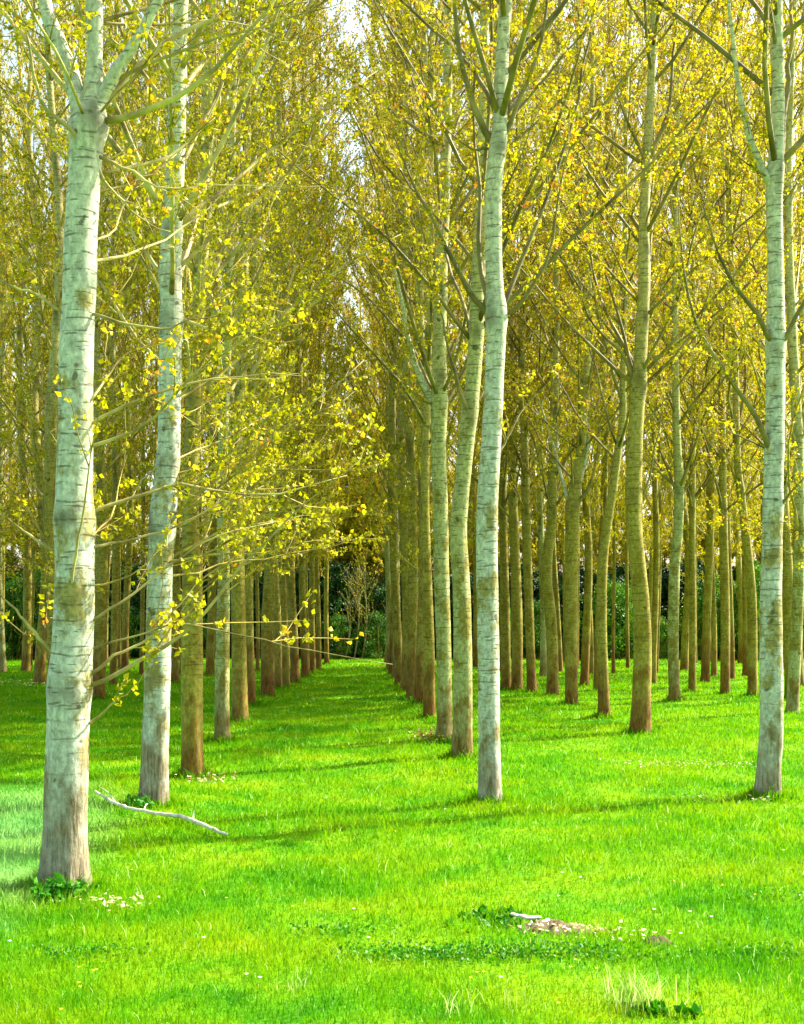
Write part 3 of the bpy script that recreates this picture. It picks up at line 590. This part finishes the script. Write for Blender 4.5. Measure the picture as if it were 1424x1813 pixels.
# ------------------------------------------------------------------ small things on the grass
DEAD = plain("dead_wood", (0.45, 0.40, 0.28), (0.75, 0.70, 0.55), 14)
CHIP = plain("dry_leaf", (0.50, 0.42, 0.22), (0.80, 0.76, 0.60), 9)
SOIL = plain("bare_soil", (0.05, 0.035, 0.012), (0.14, 0.10, 0.04), 25, 0.95)
DRY = leaf_mat("dry_grass", [(0, (0.16, 0.40, 0.01)), (0.5, (0.38, 0.52, 0.06)), (1, (0.62, 0.64, 0.28))], 0.35, 0.0)
BROWN = leaf_mat("brown_litter", [(0, (0.16, 0.08, 0.01)), (0.6, (0.35, 0.22, 0.04)), (1, (0.75, 0.66, 0.40))], 0.2, 0.0)
GOLD = plain("buttercup_petal", (0.85, 0.55, 0.01), (0.95, 0.70, 0.02), 30, 0.4)
WHITE = plain("white_petal", (0.80, 0.82, 0.62), (0.90, 0.92, 0.78), 30, 0.5)
STEMG = plain("flower_stem", (0.06, 0.35, 0.01), (0.12, 0.45, 0.01), 30)

def pt(px, py, up=0.0):
    Y = gy(py); X = gx(px, Y); return np.array([X, Y, float(ground_h(X, Y)) + up])
fb = bpy.data.objects.new("fallen_branch", None); COL.objects.link(fb); o0 = pt(168, 1425); fb.location = o0
tag(fb, "bleached fallen branch lying in the grass in front of the second left poplar", "branch")
A = smooth_line([pt(168, 1424, .12), pt(205, 1442, .09), pt(240, 1451, .08), pt(290, 1457, .08), pt(330, 1462, .08), pt(366, 1474, .07), pt(402, 1484, .05)], 30) - o0
A += np.random.default_rng(1).normal(size=A.shape) * 0.006
a = Acc(); tubes(a, A, np.linspace(0.014, 0.026, 30) * np.interp(np.arange(30), [0, 22, 29], [1, 1, .55]), 9, cap=True); a.build("stem", DEAD, fb)
for s, e in (((5, (176, 1414, .13))), ((11, (262, 1446, .12))), ((21, (345, 1455, .12)))):
    p0 = A[s]; p1 = pt(*e) - o0; a = Acc(); tubes(a, smooth_line([p0, (p0 + p1) / 2 + [0, 0, .03], p1], 8), np.linspace(0.008, 0.003, 8), 6, cap=True); a.build("twig", DEAD, fb)

def litter(px, py, rx, ry, n, name, label, mat, size, seed, lift=0.05, tc=0.5):
    r = np.random.default_rng(seed); c = pt(px, py); ar = r.uniform(0, 6.28, n); q = np.sqrt(r.random(n)) * r.uniform(0.5, 1.2, n)
    C = np.stack([c[0] + np.cos(ar) * q * rx, c[1] + np.sin(ar) * q * ry, np.zeros(n)], -1); C[:, 2] = ground_h(C[:, 0], C[:, 1]) + r.uniform(0.01, lift, n)
    a = Acc(); D = norm(r.normal(size=(n, 3)) * [1, 1, .35]); S = norm(np.cross(D, [0, 0, 1.0] + r.normal(size=(n, 3)) * .3)); L = size * r.uniform(.6, 1.3, (n, 1)); N_ = np.cross(D, S)
    v = np.stack([C, C + D * L * .45 + S * L * .33 + N_ * L * .12, C + D * L, C + D * L * .45 - S * L * .33 + N_ * L * .12], 1); b = np.arange(n)[:, None] * 4
    a.add(v.reshape(-1, 3), np.concatenate([b + [0, 1, 2], b + [0, 2, 3]]), 0, np.repeat(np.clip(r.normal(tc, .25, n), 0, 1), 4), smooth=False)
    o = a.build(name, mat); tag(o, label, "leaf litter", "scatters of dead leaves", "stuff")
litter(365, 1376, .45, .4, 90, "dead_leaves", "dead leaves scattered at the foot of the brown third left poplar", BROWN, .06, 1, .09, .8)
litter(768, 1310, .5, .6, 260, "dead_leaves", "low brown heap of dead leaves beside the third right poplar", BROWN, .07, 2, .16, .35)
litter(205, 1600, .35, .3, 60, "dead_leaves", "pale dead leaves right of the thickest poplar's foot", BROWN, .05, 3, .09, .95)
litter(60, 1212, 2.6, 2.0, 220, "dead_leaves", "brown dead leaves in the shade of the far left rows", BROWN, .09, 4, .12, .7)
litter(1230, 1357, 1.5, .25, 260, "dead_leaves", "sunlit strip of pale dry leaves behind the pale right hand poplar", BROWN, .032, 5, .10, .85)
litter(1300, 1420, .9, .25, 40, "dead_leaves", "few dry leaves in front of the pale right hand poplar", BROWN, .05, 6, .1, .9)
litter(1000, 1655, .42, .18, 110, "dead_leaves", "dry leaves scattered over the bare soil patch", BROWN, .04, 7, .06, .8)
litter(1100, 1668, .5, .2, 40, "dead_leaves", "pale dry leaves in the grass right of the soil patch", BROWN, .04, 8, .1, 1.0)

def mound(px, py, rx, ry, h, seed, name, label, mat):
    r = np.random.default_rng(seed); c = pt(px, py); nr, na = 8, 26; v = [[0, 0, h]]; ph = r.uniform(0, 6, 3)
    for i in range(1, nr + 1):
        for j in range(na):
            th = j * 2 * math.pi / na; q = i / nr; e = 1 + .22 * math.sin(3 * th + ph[0]) + .12 * math.sin(7 * th + ph[1])
            v.append([math.cos(th) * rx * q * e, math.sin(th) * ry * q * e, h * (1 - q * q) + r.normal(0, .008) * (i < nr) - .02 * (i == nr)])
    f3 = [[0, 1 + j, 1 + (j + 1) % na] for j in range(na)]; f4 = [[1 + (i - 1) * na + j, 1 + i * na + j, 1 + i * na + (j + 1) % na, 1 + (i - 1) * na + (j + 1) % na] for i in range(1, nr) for j in range(na)]
    a = Acc(); a.add(np.array(v), [np.array(f3), np.array(f4)]); o = a.build(name, mat, loc=tuple(c)); tag(o, label, "soil patch"); o["kind"] = "structure"; return o
mound(975, 1650, .26, .20, .055, 1, "soil_patch", "patch of bare dark soil in the foreground grass", SOIL)
mound(1163, 1672, .10, .09, .05, 2, "soil_patch", "small bare hollow in the foreground grass", SOIL)

def wood_piece(px, py, L, W, az, seed, label):
    r = np.random.default_rng(seed); n = 10; t = np.linspace(0, 1, n); c = pt(px, py, .055)
    P = np.stack([np.cos(az) * (t - .5) * L, np.sin(az) * (t - .5) * L, .012 * np.sin(t * 5 + seed)], -1); a = Acc()
    wob = 1 + r.normal(0, .13, (1, n, 9)); tubes(a, P, W * np.interp(t, [0, .15, .85, 1], [.45, 1, .9, .35]), 9, cap=True, wob=wob); o = a.build("bark_piece", DEAD, loc=tuple(c)); o.scale = (1, 1, .6); tag(o, label, "bark piece", "pieces of bleached wood")
wood_piece(915, 1636, .10, .018, .2, 1, "leftmost short bleached bark chunk on the bare soil patch")
wood_piece(938, 1640, .16, .026, -.15, 2, "longest bleached bark chunk on the bare soil patch")
wood_piece(966, 1648, .07, .02, .6, 3, "rightmost stubby bark chunk on the bare soil patch")

def flower(px, py, h, rad, mat, petals, name, label, cat, grp, seed):
    r = np.random.default_rng(seed); c = pt(px, py); root = bpy.data.objects.new(name, None); COL.objects.link(root); root.location = c
    b = r.normal(0, .012, 2); P = np.array([[0, 0, 0], [b[0] * .3, b[1] * .3, h * .5], [b[0], b[1], h]]); a = Acc(); tubes(a, smooth_line(P, 6), np.full(6, .0016), 5); a.build("stem", STEMG, root)
    v, f = [[b[0], b[1], h]], []
    for k in range(petals):
        t0 = k * 2 * math.pi / petals; dt = math.pi / petals * .95
        for q, tt, z in ((.65, t0 - dt * .8, .3), (1, t0 - dt * .35, .5), (1, t0 + dt * .35, .5), (.65, t0 + dt * .8, .3)): v.append([b[0] + math.cos(tt) * rad * q, b[1] + math.sin(tt) * rad * q, h + rad * z])
        f.append([0, 1 + 4 * k, 2 + 4 * k, 3 + 4 * k, 4 + 4 * k])
    a = Acc(); a.add(np.array(v), np.array(f), smooth=False); hd = a.build("flower_head", mat, root); tag(root, label, cat, grp)
for k, (px, py) in enumerate([(140, 1728), (164, 1736), (171, 1733), (137, 1762), (143, 1757), (113, 1806), (230, 1540), (1020, 1731), (1017, 1742), (1060, 1747), (838, 1762), (846, 1753), (858, 1752), (980, 1806), (1277, 1580), (1341, 1596), (403, 1592), (990, 1664), (1003, 1674), (1196, 1576), (520, 1612), (700, 1480), (1090, 1690)]):
    flower(px, py + 14, .11, .011, GOLD, 5, "buttercup", "tiny yellow buttercup dotted in the foreground grass", "flower", "yellow buttercups in the grass", k)
for k, (px, py) in enumerate([(988, 1596), (997, 1558), (1031, 1567), (1158, 1622), (1225, 1627), (1255, 1634), (1390, 1522), (578, 1410), (655, 1679), (791, 1437), (904, 1437), (912, 1436), (1010, 1314), (625, 1622), (20, 1677), (465, 1762), (360, 1680), (1208, 1668), (430, 1755), (885, 1760)]):
    flower(px, py + 12, .10, .013, WHITE, 9, "daisy", "tiny white flower dotted in the grass", "flower", "white flowers in the grass", 50 + k)

def tuft(px, py, n, rad, h, label, mat, seed, wd=.0055, name="dry_grass_tuft"):
    r = np.random.default_rng(seed); c = pt(px, py); a = Acc(); X = r.normal(0, rad, n); Y = r.normal(0, rad, n)
    blades(a, X, Y, h * r.uniform(.5, 1.2, n), np.full(n, wd) * r.uniform(.6, 1.4, n), r, r.random(n), .35, z0=np.zeros(n)); o = a.build(name, mat, loc=tuple(c)); tag(o, label, "grass tuft")
tuft(1130, 1790, 170, .11, .19, "large tuft of pale bleached grass at the bottom right", DRY, 1, .0065)
tuft(520, 1765, 30, .06, .10, "small tuft of pale bleached grass at the bottom, left of centre", DRY, 2)
tuft(905, 1800, 22, .05, .15, "sparse pale grass stalks at the bottom, right of centre", DRY, 3)
tuft(1385, 1742, 20, .07, .10, "few pale grass blades at the lower right edge", DRY, 4)
tuft(810, 1812, 16, .05, .18, "thin upright pale grass stems at the bottom edge, near the middle", DRY, 5, .005)

WEEDG = leaf_mat("weed_leaf", [(0, (0.02, 0.15, 0.001)), (1, (0.06, 0.27, 0.001))], .3, 0)
def weed(px, py, n, rad, h, label, seed, mat=SHRUBG):
    r = np.random.default_rng(seed); c = pt(px, py); root = bpy.data.objects.new("weed_clump", None); COL.objects.link(root); root.location = c
    P = paths(np.stack([r.normal(0, rad * .5, n), r.normal(0, rad * .5, n), np.zeros(n)], -1), norm(r.normal(size=(n, 3)) * [.5, .5, .1] + [0, 0, 1]), h * r.uniform(.5, 1.1, n), 5, .02, r, .15)
    a = Acc(); tubes(a, P, np.linspace(.003, .0015, 5)[None] * np.ones((n, 1)), 4); a.build("stems", STEMG, root)
    C = np.repeat(P[:, 1:].reshape(-1, 3), 3, 0); a = Acc(); leaves(a, C, .055, r, 0, droop=0); a.build("foliage", mat, root); tag(root, label, "weeds")
for k, (px, py, n, lb) in enumerate([(690, 1700, 90, "dark leaf patch put in for shade in the foreground, left end of the dark strip"), (800, 1702, 110, "dark leaf patch put in for shade in the foreground, next to the left end of the dark strip"), (930, 1700, 110, "dark leaf patch put in for shade in the foreground in front of the bleached bark chunks"), (1060, 1704, 80, "dark leaf patch put in for shade in the foreground above the large pale grass tuft"),
        (600, 1650, 60, "small dark leaf patch put in for shade in the foreground, left of the view's middle"), (1375, 1692, 90, "dark leaf patch put in for shade at the right edge of the foreground"), (1345, 1592, 40, "dark leaf patch put in for shade farther off near the right edge"), (150, 1690, 60, "dark leaf patch put in for shade in front of the thickest poplar")]):
    r = np.random.default_rng(900 + k); c = pt(px, py); q = norm(r.normal(size=(n * 7, 3))) * np.sqrt(r.random((n * 7, 1))) * 1.3; C = q * [.45, .2, 0] * r.uniform(.6, 1.3, (n * 7, 1)); C = C[:n * 5]; C[:, 2] = r.uniform(.0, .055, n * 5)
    a = Acc(); leaves(a, C, .026, r, 0, droop=-.3, aspect=.8); o = a.build("shade_leaf_patch", WEEDG, loc=tuple(c)); tag(o, lb, "shade leaves", kind="stuff")  # dark leaves laid on the grass in place of foreground shade
weed(105, 1592, 46, .17, .17, "dark leafy weeds growing at the foot of the thickest poplar", 1, WEEDG)
weed(880, 1636, 40, .28, .03, "dark green clover patch left of the bare soil patch", 2, WEEDG)
weed(1165, 1808, 14, .12, .035, "dark green weeds beside the large pale grass tuft", 3, WEEDG)
weed(250, 1434, 22, .14, .13, "weeds at the foot of the second left poplar", 4, WEEDG)
